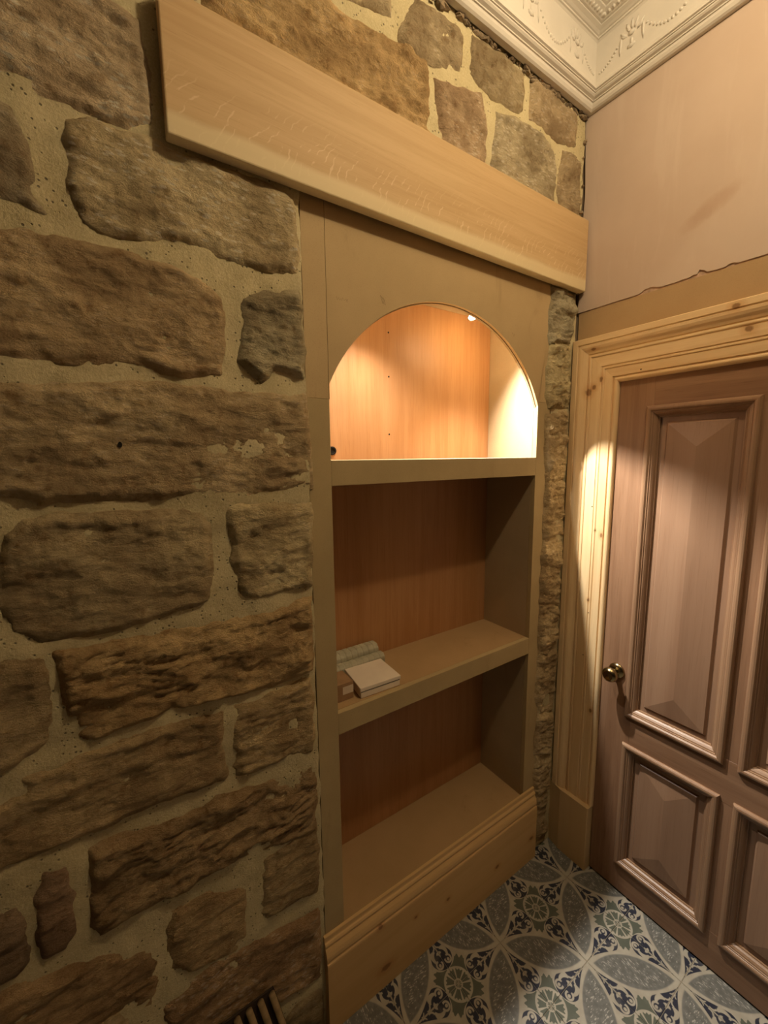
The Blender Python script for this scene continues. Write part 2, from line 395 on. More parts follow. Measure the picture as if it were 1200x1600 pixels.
M_PLINTH = wood('pale_plinth_wood', (0.60, 0.43, 0.23), (0.54, 0.375, 0.19), 'z', 0.5, 0.6, (), 0.25, 0.5, 0.1)
M_DOOR_Z = wood('mahogany_upright', (0.315, 0.18, 0.105), (0.225, 0.12, 0.066), 'z', 1.1, 0.42, (), 0.4, 0.6, 0.5)
M_DOOR_Y = wood('mahogany_rail', (0.315, 0.18, 0.105), (0.225, 0.12, 0.066), 'y', 1.1, 0.42, (), 0.4, 0.6, 0.5)
M_PANEL = wood('mahogany_panel', (0.325, 0.197, 0.123), (0.26, 0.147, 0.088), 'z', 0.7, 0.40, (), 0.4, 0.5, 0.3)
M_MOULD = wood('mahogany_moulding', (0.32, 0.193, 0.112), (0.25, 0.14, 0.08), 'z', 1.6, 0.33, (), 0.5, 0.5, 0.2)
M_CORNICE = plain('cornice_paint', (0.69, 0.64, 0.56), 0.7, 0.2, 0, 0.05, 6, 0.06)
M_CEIL = plain('ceiling_paint', (0.69, 0.64, 0.56), 0.8, 0.2, 0, 0.04, 4)
M_ROOM = plain('far_wall_plaster', (0.25, 0.185, 0.125), 0.9, 0.1, 0, 0.06, 3)
M_GROUT = plain('grout', (0.34, 0.30, 0.23), 0.9, 0.1, 0, 0.15, 40)
M_BRONZE = plain('aged_brass', (0.34, 0.26, 0.13), 0.22, 0.5, 1.0, 0.15, 20)
M_PENCIL = plain('pencil', (0.27, 0.195, 0.10), 0.8, 0.1)
M_DARK = plain('dark_gap', (0.02, 0.017, 0.013), 0.9, 0.05)
M_CHROME = plain('brushed_steel', (0.62, 0.60, 0.57), 0.25, 0.5, 1.0, 0.05)
M_CARD_W = plain('white_card', (0.76, 0.66, 0.53), 0.75, 0.2, 0, 0.05, 10)
M_CARD_B = plain('brown_card', (0.33, 0.20, 0.105), 0.85, 0.1, 0, 0.12, 20)
M_LABEL = plain('paper_label', (0.62, 0.52, 0.40), 0.8, 0.1)
M_PACK = plain('quilted_wrap', (0.44, 0.41, 0.29), 0.6, 0.25, 0, 0.1, 30)
M_BAMBOO = plain('pale_cane', (0.27, 0.185, 0.09), 0.6, 0.2, 0, 0.2, 30)
M_DEBRIS = plain('broken_plaster', (0.22, 0.165, 0.105), 0.95, 0.05, 0, 0.45, 60, 0.4)
_e = NT('lamp_glow'); _e.b.inputs['Base Color'].default_value = (1, 1, 1, 1)
_e.b.inputs['Emission Color'].default_value = (1.0, 0.97, 0.92, 1); _e.b.inputs['Emission Strength'].default_value = 9; M_GLOW = _e.m

YW, XW, ZC = 0.952, 1.523, 3.17                 # mortar face, plaster face, ceiling

# ------------------------------------------------------------------ setting: shell
def structure(name, o): o.name = name; o['kind'] = 'structure'; return o
def shell(name, *a, m): return structure(name, box(name, *a, m, bev=0))
shell('ceiling', -3.0, 1.75, -4.1, 1.3, ZC, ZC+0.1, m=M_CEIL)
shell('wall_back', -3.0, 1.75, -4.1, -4.0, 0, ZC, m=M_ROOM)
shell('wall_rear', -3.0, -2.9, -4.0, 1.3, 0, ZC, m=M_ROOM)

# floor with its tiles
floor = structure('floor', box('floor', -2.9, 1.70, -4.0, 1.25, -0.10, -0.0025, M_GROUT, bev=0))
S = 0.2025; X0, Y0 = 1.41, 0.80
g = 0.0007; bvl = 0.0012; hs = S/2-g
tv = [(-hs, -hs, -0.006), (hs, -hs, -0.006), (hs, hs, -0.006), (-hs, hs, -0.006)]
tv += [(a*hs, b*hs, -bvl) for a, b in ((-1, -1), (1, -1), (1, 1), (-1, 1))]
k = hs-bvl
tv += [(a*k, b*k, 0) for a, b in ((-1, -1), (1, -1), (1, 1), (-1, 1))]
tf = [(8, 9, 10, 11)]+[(i, (i+1) % 4, 4+(i+1) % 4, 4+i) for i in range(4)]+[(4+i, 4+(i+1) % 4, 8+(i+1) % 4, 8+i) for i in range(4)]
proto = None
rnd = random.Random(3)
for i in range(-12, 1):
    for j in range(-11, 1):
        cx, cy = X0+S*(i+0.5), Y0+S*(j+0.5)
        if proto is None: t = proto = from_data('tile', tv, tf, M_TILE)
        else: t = proto.copy(); COL.objects.link(t)
        t.name = 'tile'
        t.location = (cx, cy, rnd.uniform(-0.0003, 0.0003)); t.rotation_euler = (0, 0, 0 if (i+j) % 2 == 0 else math.pi/2)
        place(t, floor)

# ------------------------------------------------------------------ stone wall (the long wall on the left)
def height_patch(xs, zs, y, keep):
    """one-sided relief: vertices (x, y, z); quads where keep says so"""
    nx, nz = xs.shape[0], len(zs)
    idx = -np.ones((nx, nz), int); used = np.zeros((nx, nz), bool)
    K = keep[:-1, :-1] & keep[1:, :-1] & keep[:-1, 1:] & keep[1:, 1:]
    used[:-1, :-1] |= K; used[1:, :-1] |= K; used[:-1, 1:] |= K; used[1:, 1:] |= K
    ii, jj = np.nonzero(used); idx[ii, jj] = np.arange(len(ii))
    V = np.c_[xs[ii] if xs.ndim == 1 else xs[ii, jj], y[ii, jj], zs[jj]]
    a, b = np.nonzero(K)
    F = np.c_[idx[a, b], idx[a+1, b], idx[a+1, b+1], idx[a, b+1]]
    return V, F.tolist()

xs = np.arange(-1.1, 1.5235, 0.011); zs = np.arange(0, ZC-0.03, 0.011)
GX, GZ = np.meshgrid(xs, zs, indexing='ij')
my = YW-0.006*fbm(GX*5, GZ*5, 5, 3)-0.0022*fbm(GX*28, GZ*28, 9, 3)
ez = zs
kl, kr = int(np.argmin(abs(xs-0.405))), int(np.argmin(abs(xs-1.391)))
GX[kl, :] = 0.4052+0.0035*fbm(ez*0+3.1, ez*13, 31, 4); GX[kr, :] = 1.3905+0.003*fbm(ez*0+7.7, ez*13, 37, 4)
cols = np.arange(len(xs))[:, None]
hole = (cols > kl) & (cols < kr) & (GZ < 2.322)
V, F = height_patch(GX, zs, my, ~hole)
wall = from_data('wall_left', V, F, M_MORTAR, smooth=True, fix=False)
wall['kind'] = 'structure'
box('plain_stretch', -2.9, -1.1, YW, YW+0.30, 0, ZC, M_ROOM, wall, bev=0)
if sum(f.normal.y for f in wall.data.polygons) > 0: wall.data.flip_normals()
box('backing', -1.1, 0.40, YW+0.03, YW+0.30, 0, ZC, M_DARK, wall, bev=0)
box('backing', 1.40, 1.53, YW+0.03, YW+0.30, 0, ZC, M_DARK, wall, bev=0)
box('backing', 0.40, 1.40, YW+0.03, YW+0.30, 2.33, ZC, M_DARK, wall, bev=0)

STONES = [  # outlines (along the wall, height) of every stone in view
 ('S1', [(-0.153, 2.348),(-0.127, 2.462),(-0.031, 2.543),(0.043, 2.521),(0.104, 2.508),(0.12, 2.414),(0.116, 2.338),(0.054, 2.317),(0.014, 2.319),(-0.033, 2.319),(-0.068, 2.317),(-0.099, 2.324),(-0.156, 2.322)]),
 ('S2', [(-0.154, 2.28),(-0.102, 2.293),(-0.08, 2.288),(-0.076, 2.258),(-0.067, 2.213),(-0.076, 2.177),(-0.064, 2.141),(-0.098, 2.142),(-0.169, 2.141)]),
 ('S3', [(-0.023, 2.296),(0.013, 2.313),(0.064, 2.317),(0.12, 2.318),(0.18, 2.312),(0.279, 2.314),(0.362, 2.314),(0.391, 2.295),(0.4, 2.22),(0.394, 2.144),(0.32, 2.13),(0.262, 2.132),(0.208, 2.142),(0.149, 2.147),(0.093, 2.138),(0.025, 2.128),(-0.006, 2.138),(-0.022, 2.167),(-0.03, 2.189),(-0.02, 2.235),(-0.026, 2.263)]),
 ('S4', [(-0.189, 2.085),(-0.122, 2.096),(-0.078, 2.1),(-0.016, 2.101),(0.056, 2.103),(0.127, 2.098),(0.185, 2.081),(0.219, 2.057),(0.219, 2.008),(0.22, 1.943),(0.21, 1.902),(0.142, 1.889),(0.093, 1.894),(0.048, 1.906),(-0.035, 1.891),(-0.091, 1.895),(-0.143, 1.89),(-0.211, 1.886)]),
 ('S5', [(0.268, 2.066),(0.317, 2.084),(0.397, 2.101),(0.402, 2.039),(0.406, 1.974),(0.402, 1.909),(0.362, 1.915),(0.332, 1.92),(0.319, 1.902),(0.299, 1.892),(0.268, 1.919),(0.255, 1.934),(0.267, 1.989),(0.263, 2.028)]),
 ('S6', [(-0.216, 1.839),(-0.141, 1.848),(-0.087, 1.849),(0.006, 1.864),(0.097, 1.869),(0.146, 1.864),(0.227, 1.858),(0.318, 1.859),(0.402, 1.865),(0.409, 1.802),(0.411, 1.709),(0.412, 1.637),(0.34, 1.641),(0.243, 1.631),(0.174, 1.636),(0.08, 1.641),(-0.013, 1.638),(-0.076, 1.64),(-0.117, 1.641),(-0.146, 1.655),(-0.234, 1.676)]),
 ('S7', [(-0.17, 1.584),(-0.136, 1.611),(-0.109, 1.62),(-0.015, 1.61),(0.078, 1.607),(0.149, 1.601),(0.166, 1.57),(0.162, 1.472),(0.151, 1.399),(0.087, 1.388),(0.011, 1.377),(-0.079, 1.377),(-0.142, 1.383),(-0.171, 1.406),(-0.185, 1.441),(-0.186, 1.483),(-0.179, 1.54)]),
 ('S7b', [(-0.28, 1.638),(-0.202, 1.626),(-0.193, 1.576),(-0.207, 1.465),(-0.238, 1.426),(-0.304, 1.433)]),
 ('S8', [(0.207, 1.603),(0.242, 1.609),(0.306, 1.611),(0.407, 1.603),(0.408, 1.498),(0.402, 1.39),(0.329, 1.387),(0.268, 1.38),(0.237, 1.39),(0.22, 1.417),(0.209, 1.479),(0.214, 1.523),(0.209, 1.575)]),
 ('S9', [(-0.122, 1.351),(-0.068, 1.352),(-0.0, 1.351),(0.068, 1.35),(0.144, 1.344),(0.227, 1.343),(0.327, 1.348),(0.399, 1.358),(0.401, 1.25),(0.396, 1.158),(0.297, 1.149),(0.196, 1.155),(0.123, 1.161),(0.062, 1.173),(0.015, 1.163),(-0.04, 1.161),(-0.078, 1.161),(-0.1, 1.17),(-0.113, 1.214),(-0.118, 1.26),(-0.12, 1.306)]),
 ('S10', [(-0.288, 1.384),(-0.197, 1.363),(-0.161, 1.355),(-0.142, 1.347),(-0.142, 1.294),(-0.137, 1.241),(-0.144, 1.192),(-0.179, 1.161),(-0.218, 1.152),(-0.313, 1.162)]),
 ('S11', [(-0.181, 1.128),(-0.162, 1.125),(-0.111, 1.13),(-0.052, 1.134),(0.017, 1.137),(0.104, 1.134),(0.164, 1.125),(0.164, 1.039),(0.162, 0.953),(0.091, 0.952),(0.009, 0.962),(-0.067, 0.957),(-0.136, 0.959),(-0.199, 0.961),(-0.238, 0.959),(-0.326, 0.972),(-0.312, 1.101),(-0.225, 1.088),(-0.189, 1.092),(-0.198, 1.136)]),
 ('S12', [(0.194, 1.128),(0.261, 1.125),(0.389, 1.135),(0.395, 1.036),(0.393, 0.922),(0.286, 0.932),(0.197, 0.943),(0.185, 0.971),(0.195, 1.004),(0.184, 1.046)]),
 ('S13', [(-0.108, 0.917),(-0.046, 0.913),(0.032, 0.9),(0.111, 0.897),(0.137, 0.906),(0.215, 0.897),(0.322, 0.891),(0.391, 0.89),(0.395, 0.787),(0.388, 0.68),(0.275, 0.696),(0.205, 0.715),(0.112, 0.718),(0.018, 0.716),(-0.062, 0.718),(-0.102, 0.713),(-0.118, 0.746),(-0.116, 0.798),(-0.108, 0.859)]),
 ('S14', [(-0.188, 0.925),(-0.14, 0.912),(-0.141, 0.848),(-0.148, 0.748),(-0.165, 0.728),(-0.196, 0.728),(-0.201, 0.776),(-0.2, 0.832),(-0.194, 0.884)]),
 ('S15', [(-0.326, 0.907),(-0.246, 0.879),(-0.226, 0.877),(-0.219, 0.79),(-0.22, 0.741),(-0.241, 0.726),(-0.262, 0.725),(-0.345, 0.735)]),
 ('S16', [(0.025, 0.675),(0.109, 0.66),(0.19, 0.618),(0.189, 0.487),(0.163, 0.457),(0.049, 0.491),(0.021, 0.525),(0.015, 0.606)]),
 ('S17', [(0.239, 0.684),(0.313, 0.688),(0.39, 0.686),(0.395, 0.568),(0.386, 0.482),(0.305, 0.496),(0.243, 0.497),(0.226, 0.527),(0.23, 0.608)]),
 ('S18', [(0.113, 0.473),(0.227, 0.44),(0.343, 0.423),(0.388, 0.426),(0.39, 0.294),(0.382, 0.193),(0.276, 0.209),(0.195, 0.232),(0.101, 0.28),(0.002, 0.319),(-0.009, 0.44)]),
 ('S19', [(-0.305, 0.726),(-0.264, 0.706),(-0.183, 0.677),(-0.093, 0.649),(-0.023, 0.614),(-0.009, 0.529),(-0.027, 0.465),(-0.088, 0.47),(-0.187, 0.491),(-0.322, 0.568)]),
 ('S20', [(0.273, 0.155),(0.319, 0.161),(0.375, 0.161),(0.391, 0.154),(0.388,-0.065),(0.256, 0.022)]),
 ('T0', [(0.072, 2.649),(0.21, 2.754),(0.24, 2.69),(0.205, 2.592),(0.167, 2.597),(0.095, 2.587)]),
 ('T1', [(0.24, 2.69),(0.368, 2.741),(0.469, 2.744),(0.509, 2.736),(0.589, 2.741),(0.663, 2.75),(0.719, 2.749),(0.773, 2.745),(0.791, 2.706),(0.787, 2.637),(0.778, 2.597),(0.829, 2.571),(0.562, 2.507),(0.357, 2.512),(0.207, 2.545)]),
 ('T2', [(0.694, 2.76),(0.703, 2.806),(0.75, 2.879),(0.825, 2.89),(0.9, 2.887),(0.913, 2.866),(0.902, 2.78),(0.85, 2.765),(0.769, 2.758),(0.702, 2.75)]),
 ('T3', [(0.939, 2.894),(0.996, 2.906),(1.073, 2.902),(1.162, 2.904),(1.175, 2.889),(1.173, 2.803),(1.149, 2.786),(1.066, 2.786),(0.989, 2.78),(0.937, 2.789)]),
 ('T4', [(1.212, 2.905),(1.312, 2.912),(1.445, 2.911),(1.47, 2.889),(1.459, 2.796),(1.35, 2.783),(1.266, 2.781),(1.206, 2.787)]),
 ('T5', [(0.813, 2.725),(0.898, 2.746),(0.99, 2.767),(1.001, 2.732),(1.01, 2.64),(1.007, 2.573),(0.954, 2.533),(0.853, 2.52),(0.828, 2.587),(0.819, 2.653)]),
 ('T6', [(1.056, 2.748),(1.151, 2.765),(1.253, 2.769),(1.339, 2.747),(1.358, 2.691),(1.35, 2.592),(1.354, 2.546),(1.189, 2.527),(1.049, 2.565),(1.039, 2.602),(1.042, 2.676)]),
 ('T7', [(1.397, 2.761),(1.473, 2.772),(1.5, 2.706),(1.5, 2.578),(1.398, 2.559),(1.378, 2.625),(1.38, 2.686)]),
 ('T8', [(0.442, 2.806),(0.571, 2.893),(0.68, 2.903),(0.663, 2.8),(0.604, 2.783),(0.518, 2.776)]),
 ('R1', [(1.364, 2.319),(1.499, 2.318),(1.512, 2.27),(1.504, 2.212),(1.498, 2.141),(1.482, 2.132),(1.409, 2.129),(1.367, 2.121),(1.357, 2.152),(1.359, 2.221),(1.366, 2.287)]),
 ('R2', [(1.367, 2.116),(1.409, 2.124),(1.487, 2.126),(1.495, 2.082),(1.499, 1.988),(1.498, 1.896),(1.376, 1.894),(1.357, 1.93),(1.356, 1.998),(1.357, 2.039),(1.369, 2.085)]),
 ('R3', [(1.362, 1.868),(1.486, 1.886),(1.498, 1.855),(1.5, 1.726),(1.489, 1.656),(1.487, 1.623),(1.376, 1.613),(1.372, 1.671),(1.362, 1.753)]),
 ('R4', [(1.38, 1.608),(1.488, 1.618),(1.497, 1.554),(1.502, 1.389),(1.375, 1.394),(1.375, 1.45),(1.376, 1.561)]),
 ('R5', [(1.384, 1.388),(1.498, 1.384),(1.497, 1.289),(1.497, 1.178),(1.494, 1.104),(1.372, 1.13),(1.371, 1.22),(1.371, 1.336)]),
 ('R6', [(1.373, 1.125),(1.495, 1.099),(1.497, 1.012),(1.485, 0.933),(1.464, 0.922),(1.426, 0.902),(1.379, 0.913),(1.371, 1.035)]),
 ('R7', [(1.379, 0.908),(1.469, 0.912),(1.492, 0.903),(1.496, 0.731),(1.486, 0.622),(1.391, 0.653),(1.369, 0.741),(1.375, 0.84)]),
 ('R8', [(1.392, 0.647),(1.487, 0.616),(1.489, 0.523),(1.487, 0.429),(1.378, 0.463),(1.377, 0.54)]),
 ('R9', [(1.383, 0.455),(1.487, 0.42),(1.485, 0.319),(1.477, 0.175),(1.408, 0.191),(1.385, 0.283),(1.382, 0.39)]),
 ('R10', [(1.409, 0.181),(1.473, 0.168),(1.475, 0.007),(1.415, 0.014)]),
]

def stone(pts, seed, color, proud=0.011, rough=1.0, groove=0.5, fleck=0.3, ds=0.0052):
    P = np.array(pts); lo, hi = P.min(0)-0.02, P.max(0)+0.02
    xs = np.arange(lo[0], hi[0], ds); zs = np.arange(lo[1], hi[1], ds)
    X, Z = np.meshgrid(xs, zs, indexing='ij')
    Xw = X+0.0055*fbm(X*20, Z*20, seed+1, 3); Zw = Z+0.0055*fbm(X*20, Z*20, seed+2, 3)
    d2 = np.full(X.shape, 1e9); inside = np.zeros(X.shape, bool)
    Q = np.roll(P, -1, 0)
    for (ax, az), (bx, bz) in zip(P, Q):
        ex, ez = bx-ax, bz-az; L = ex*ex+ez*ez+1e-12
        t = np.clip(((Xw-ax)*ex+(Zw-az)*ez)/L, 0, 1)
        d2 = np.minimum(d2, (Xw-ax-t*ex)**2+(Zw-az-t*ez)**2)
        if abs(ez) > 1e-9:
            inside ^= ((az > Zw) != (bz > Zw)) & (Xw < ex*(Zw-az)/ez+ax)
    d = np.sqrt(d2)*np.where(inside, 1, -1)+0.0055
    size = min(hi[0]-lo[0], hi[1]-lo[1])
    rr = min(0.020, size*0.14)
    prof = smooth01((d+0.007)/(rr+0.007))
    proud *= 0.55; o = -0.012+(proud+0.012)*prof**0.6
    rel = 0.0042*fbm(X*8, Z*12, seed+3, 3)+0.0030*np.abs(fbm(Xw*22, Zw*34, seed+4, 3, 0.6))-0.0030*np.abs(fbm(Xw*14, Zw*30, seed+9, 3, 0.6))+0.0016*fbm(X*70, Z*90, seed+12, 2, 0.6)
    q = fbm(Xw*7+0.3*Zw, Zw*17, seed+21, 4, 0.55)*4.5
    rel = rel+0.0021*(np.floor(q)+smooth01((q-np.floor(q)-0.35)/0.3))
    ridges = 1-np.abs(perlin(X*13+0.5*perlin(X*6, Z*6, seed), Z*52+1.3*perlin(X*9, Z*9, seed+8), seed+5))*2
    patch = smooth01((fbm(X*6, Z*6, seed+6, 3)+0.15)/0.5)
    rel = rel+groove*0.0048*ridges*patch
    o = o+(0.002+0.78*rough*rel)*smooth01((d+0.002)/0.02)
    floor_ = -0.012+0.0138*smooth01((d+0.006)/0.009)
    o = np.where(d > -0.004, np.maximum(o, floor_+0.35*(o-floor_).clip(-0.004, 0)), o)
    r = random.Random(seed)
    c = P.mean(0)
    o = o+r.uniform(-0.010, 0.010)*(X-c[0])*smooth01(d/0.02)+r.uniform(-0.014, 0.014)*(Z-c[1])*smooth01(d/0.02)
    V, F = height_patch(xs, zs, YW-o, d > -0.0075)
    V = V-np.array([c[0], YW, c[1]])
    ob = from_data('stone', V, F, M_STONE, wall, (c[0], YW, c[1]), smooth=True, fix=False)
    if ob.data.polygons and sum(f.normal.y for f in ob.data.polygons) > 0: ob.data.flip_normals()
    ob.color = (color[0]*1.52, color[1]*1.60, color[2]*1.58, fleck)
    return ob

TAN, GREY, BROWN, RED, PALE = (0.43, 0.325, 0.195), (0.37, 0.31, 0.205), (0.40, 0.27, 0.14), (0.33, 0.21, 0.135), (0.50, 0.405, 0.27)
LOOK = {  # colour, proud, rough, groove, fleck
 'S1': ((0.54, 0.42, 0.285), .010, 1.2, .5, .75), 'S2': ((0.36, 0.29, 0.195), .020, 0.9, .4, .2), 'S3': ((0.46, 0.365, 0.225), .013, 1.0, .7, .65),
 'S4': ((0.42, 0.305, 0.18), .012, .9, .5, .12), 'S5': ((0.33, 0.275, 0.18), .012, 1.3, .4, .1), 'S6': (TAN, .012, 1.0, .6, .18),
 'S7': ((0.37, 0.285, 0.17), .011, .9, .4, .05), 'S8': ((0.45, 0.36, 0.215), .015, 1.1, .4, .15), 'S9': ((0.40, 0.275, 0.14), .014, 1.2, 1.3, .05),
 'S10': ((0.36, 0.265, 0.15), .009, .8, .4, .05), 'S11': ((0.37, 0.265, 0.145), .010, .8, .6, .05), 'S12': ((0.38, 0.275, 0.15), .012, 1.0, .4, .1),
 'S13': ((0.30, 0.205, 0.11), .013, 1.4, 1.1, .05), 'S14': ((0.27, 0.175, 0.11), .010, .7, .3, 0), 'S15': ((0.26, 0.18, 0.115), .010, .9, .4, 0),
 'S16': ((0.37, 0.26, 0.14), .008, .8, .4, .02), 'S17': ((0.32, 0.23, 0.125), .011, .9, .3, .05), 'S18': ((0.33, 0.215, 0.12), .010, .9, .5, .3),
 'S19': ((0.34, 0.225, 0.12), .008, .9, .5, .03), 'S20': ((0.30, 0.225, 0.13), .012, .8, .2, .1),
 'T0': (PALE, .008, 1, .3, .5), 'T1': ((0.47, 0.32, 0.165), .012, 1.3, .3, .12), 'T2': ((0.42, 0.33, 0.215), .008, .8, .3, .4),
 'T3': ((0.33, 0.255, 0.16), .009, .9, .3, .15), 'T4': ((0.37, 0.275, 0.175), .010, .9, .3, .25), 'T5': ((0.42, 0.30, 0.195), .009, .9, .5, .40),
 'T6': ((0.37, 0.30, 0.20), .010, .9, .3, .45), 'T7': ((0.36, 0.27, 0.17), .012, 1, .3, .2), 'T8': (PALE, .008, .8, .3, .4),
}
for k, (nm, pts) in enumerate(STONES):
    if nm[0] == 'R':
        colr = {'R1': (0.34, 0.29, 0.20), 'R2': (0.42, 0.34, 0.20)}.get(nm, (0.40, 0.30, 0.175))
        stone(pts, 900+k*13, colr, .016, 1.5, .8, .15, 0.0042)
    else:
        c, pr, ro, gr, fl = LOOK.get(nm, (TAN, .011, 1, .5, .2))
        if nm[0] == 'T': pr, ro = pr+.007, ro*1.15
        stone(pts, 100+k*13, c, pr, ro, gr, fl, 0.0052 if nm[0] == 'S' else 0.006)
bm = bmesh.new(); lathe(bm, [(0, 0.0036), (0.002, 0.0036), (0.0021, 0)], (0, -1, 0), (0, 0, 0), 12)
for v in bm.verts: v.co.z *= 1.5
from_bm('drill_hole', bm, M_DARK, wall, (0.014, 0.9425, 1.745))
# courses carry on to the left of what the photo shows, coarser
rnd = random.Random(11); z = 0.03
while z < 2.85:
    h = rnd.uniform(0.19, 0.27); x = -1.08+rnd.uniform(-0.1, 0.05)
    lim = min([-0.02]+[min(p[0] for p in pts) for nm, pts in STONES if nm[0] != 'R' and min(p[1] for p in pts) < z+h-0.03 and max(p[1] for p in pts) > z+0.03])-0.045
    while x < lim-0.06:
        wd = min(rnd.uniform(0.24, 0.46), lim-x)
        if wd > 0.1:
            j = lambda: rnd.uniform(-0.012, 0.012)
            stone([(x+.01+j(), z+j()), (x+wd/2, z+j()), (x+wd-.01+j(), z+j()), (x+wd+j(), z+h/2), (x+wd-.01+j(), z+h+j()), (x+wd/2, z+h+j()), (x+.01+j(), z+h+j()), (x+j(), z+h/2)],
                  3000+int(z*100)+int(x*1000), rnd.choice((TAN, GREY, BROWN)), .011, 1, .5, .1, 0.009)
        x += wd+0.045
    z += h+0.045
# ragged dirt and broken plaster where the cornice was run against the stone
bm = bmesh.new(); rnd = random.Random(5)
for i in range(220):
    x = rnd.uniform(0.2, 1.515); r = rnd.choice((0.003, 0.004, 0.005, 0.006, 0.009))*rnd.uniform(0.7, 1.2)
    t = bmesh.new(); bmesh.ops.create_icosphere(t, subdivisions=1, radius=r)
    for v in t.verts: v.co *= rnd.uniform(0.6, 1.3); v.co.x *= 1.8
    bmesh.ops.translate(t, verts=t.verts, vec=(x, 0.948+rnd.uniform(-0.003, 0.004), 2.915-abs(rnd.gauss(0, 0.007))))
    merge(bm, t)
for i in range(9):
    t = bmesh.new(); bmesh.ops.create_icosphere(t, subdivisions=1, radius=rnd.uniform(0.003, 0.009))
    for v in t.verts: v.co *= rnd.uniform(0.6, 1.3)
    bmesh.ops.translate(t, verts=t.verts, vec=(1.512+rnd.uniform(-0.004, 0.004), 0.944+rnd.uniform(-0.004, 0.004), rnd.uniform(2.2, 2.91)))
    merge(bm, t)
o = from_bm('rubble_edge', bm, M_DEBRIS, wall); o['kind'] = 'stuff'

# ------------------------------------------------------------------ door wall (right)
wr = structure('wall_right', box('wall_right', XW+0.008, XW+0.13, 0.80, 1.3, 0, ZC, M_ROOM, bev=0))
box('wall_above', XW+0.008, XW+0.13, -0.09, 0.80, 1.99, ZC, M_ROOM, wr, bev=0)
box('wall_beside', XW+0.008, XW+0.13, -4.0, -0.09, 0, ZC, M_ROOM, wr, bev=0)
box('wall_behind', XW+0.10, XW+0.13, -0.09, 0.80, 0, 1.99, M_DARK, wr, bev=0)
# finish coat of plaster with a chipped lower edge
zb = 2.2505
low = [(0.9495, zb+0.0066), (0.945, zb), (0.80, zb+0.0006), (0.735, zb), (0.725, zb+0.0017), (0.712, zb+0.0097), (0.69, zb+0.0112), (0.672, zb+0.0039), (0.66, zb+0.0011), (0.64, zb+0.0022), (0.625, zb+0.0011), (0.60, zb+0.0033),
       (0.588, zb+0.0022), (0.575, zb+0.0066), (0.565, zb+0.0050), (0.560, zb+0.0158), (0.548, zb+0.0105), (0.54, zb+0.0033), (0.52, zb+0.0011), (0.497, zb+0.0006), (0.488, zb+0.0055), (0.478, zb+0.0060), (0.468, zb+0.0011), (0.40, zb), (0.1, zb+0.0006), (-1.45, zb)]
rag = [(0.947, 2.27), (0.945, 2.30), (0.949, 2.36), (0.944, 2.42), (0.941, 2.50), (0.9445, 2.58), (0.941, 2.66), (0.9455, 2.75), (0.949, 2.82), (0.953, 2.88), (0.951, 2.95)]
o = extrude('plaster_coat', low+[(-1.45, 2.95)]+rag[::-1], 'x', XW, XW+0.0075, M_PLASTER, wr)
box('plaster_coat', XW, XW+0.0079, -1.45, -0.232, 0, 2.10, M_PLASTER, wr, bev=0)
# below the skim: the grey scratch coat in the chips
extrude('scratch_coat', [(0.94, 2.245), (0.94, 2.29), (-1.4, 2.29), (-1.4, 2.245)], 'x', XW+0.0035, XW+0.0082, plain('scratch_coat', (0.50, 0.34, 0.24), 0.9, 0.1, 0, 0.2, 60, 0.4), wr)
tr = structure('trim_1', box('trim_1', XW+0.003, XW+0.0085, -0.45, 0.9435, 2.10, 2.248, M_MDF_STRIP, bev=0.0008))

# architrave round the door: profile (across from the outer edge, depth off the wall)
W = 0.172
AP = [(0, 0.0), (0, .030), (.002, .032), (.020, .032), (.0225, .0285), (.0245, .0285), (.0265, .031), (.034, .0305), (.042, .0275), (.050, .0225), (.057, .0195), (.058, .0165), (.061, .0165), (.0625, .0205), (.0675, .0215), (.0705, .0205), (.0715, .0175),
      (.074, .0175), (.075, .0195), (.108, .0195), (.1095, .0165), (.112, .0165), (.1145, .0195), (.1185, .0195), (.121, .0165), (.1225, .0165), (.1235, .0185), (.150, .0185), (.1515, .0135), (.1545, .0135), (.1565, .0175), (.160, .0195), (.164, .0198), (.168, .018), (.171, .014), (.172, .009), (.172, 0.0)]
YO, ZO, YR = 0.944, 2.143, -0.222
def arch_piece(name, ends, m):
    """ends: two functions (s) -> (y, z)"""
    n = len(AP)
    V = [Vector((XW+0.006-d, *ends[0](s))) for s, d in AP]+[Vector((XW+0.006-d, *ends[1](s))) for s, d in AP]
    c = sum(V, Vector())/len(V)
    F = [(i, i+1, n+i+1, n+i) for i in range(n-1)]+[(n-1, 0, n, 2*n-1), tuple(range(n)), tuple(range(2*n-1, n-1, -1))]
    return from_data(name, [v-c for v in V], F, m, None, c)
arc = structure('trim_2', empty('trim_2', (XW, 0.36, 0)))
ZP = 0.287
place(arch_piece('architrave_leg', (lambda s: (YO-s, ZP), lambda s: (YO-s, ZO-s)), M_PINE_Z), arc)
place(arch_piece('architrave_head', (lambda s: (YO-s-.0004, ZO-s), lambda s: (YR+s+.0004, ZO-s)), M_PINE_Y), arc)
place(arch_piece('architrave_leg', (lambda s: (YR+s, ZP), lambda s: (YR+s, ZO-s)), M_PINE_Z), arc)
for ya, yb in ((0.775, 0.954), (-0.232, -0.053)):
    pl = [(XW+0.006, ya), (XW+0.006, yb), (XW-0.020, yb), (XW-0.032, yb-0.052), (XW-0.033, yb-0.056), (XW-0.033, ya+0.003), (XW-0.030, ya)]
    extrude('plinth_block', pl, 'z', 0.001, ZP, M_PLINTH, arc)
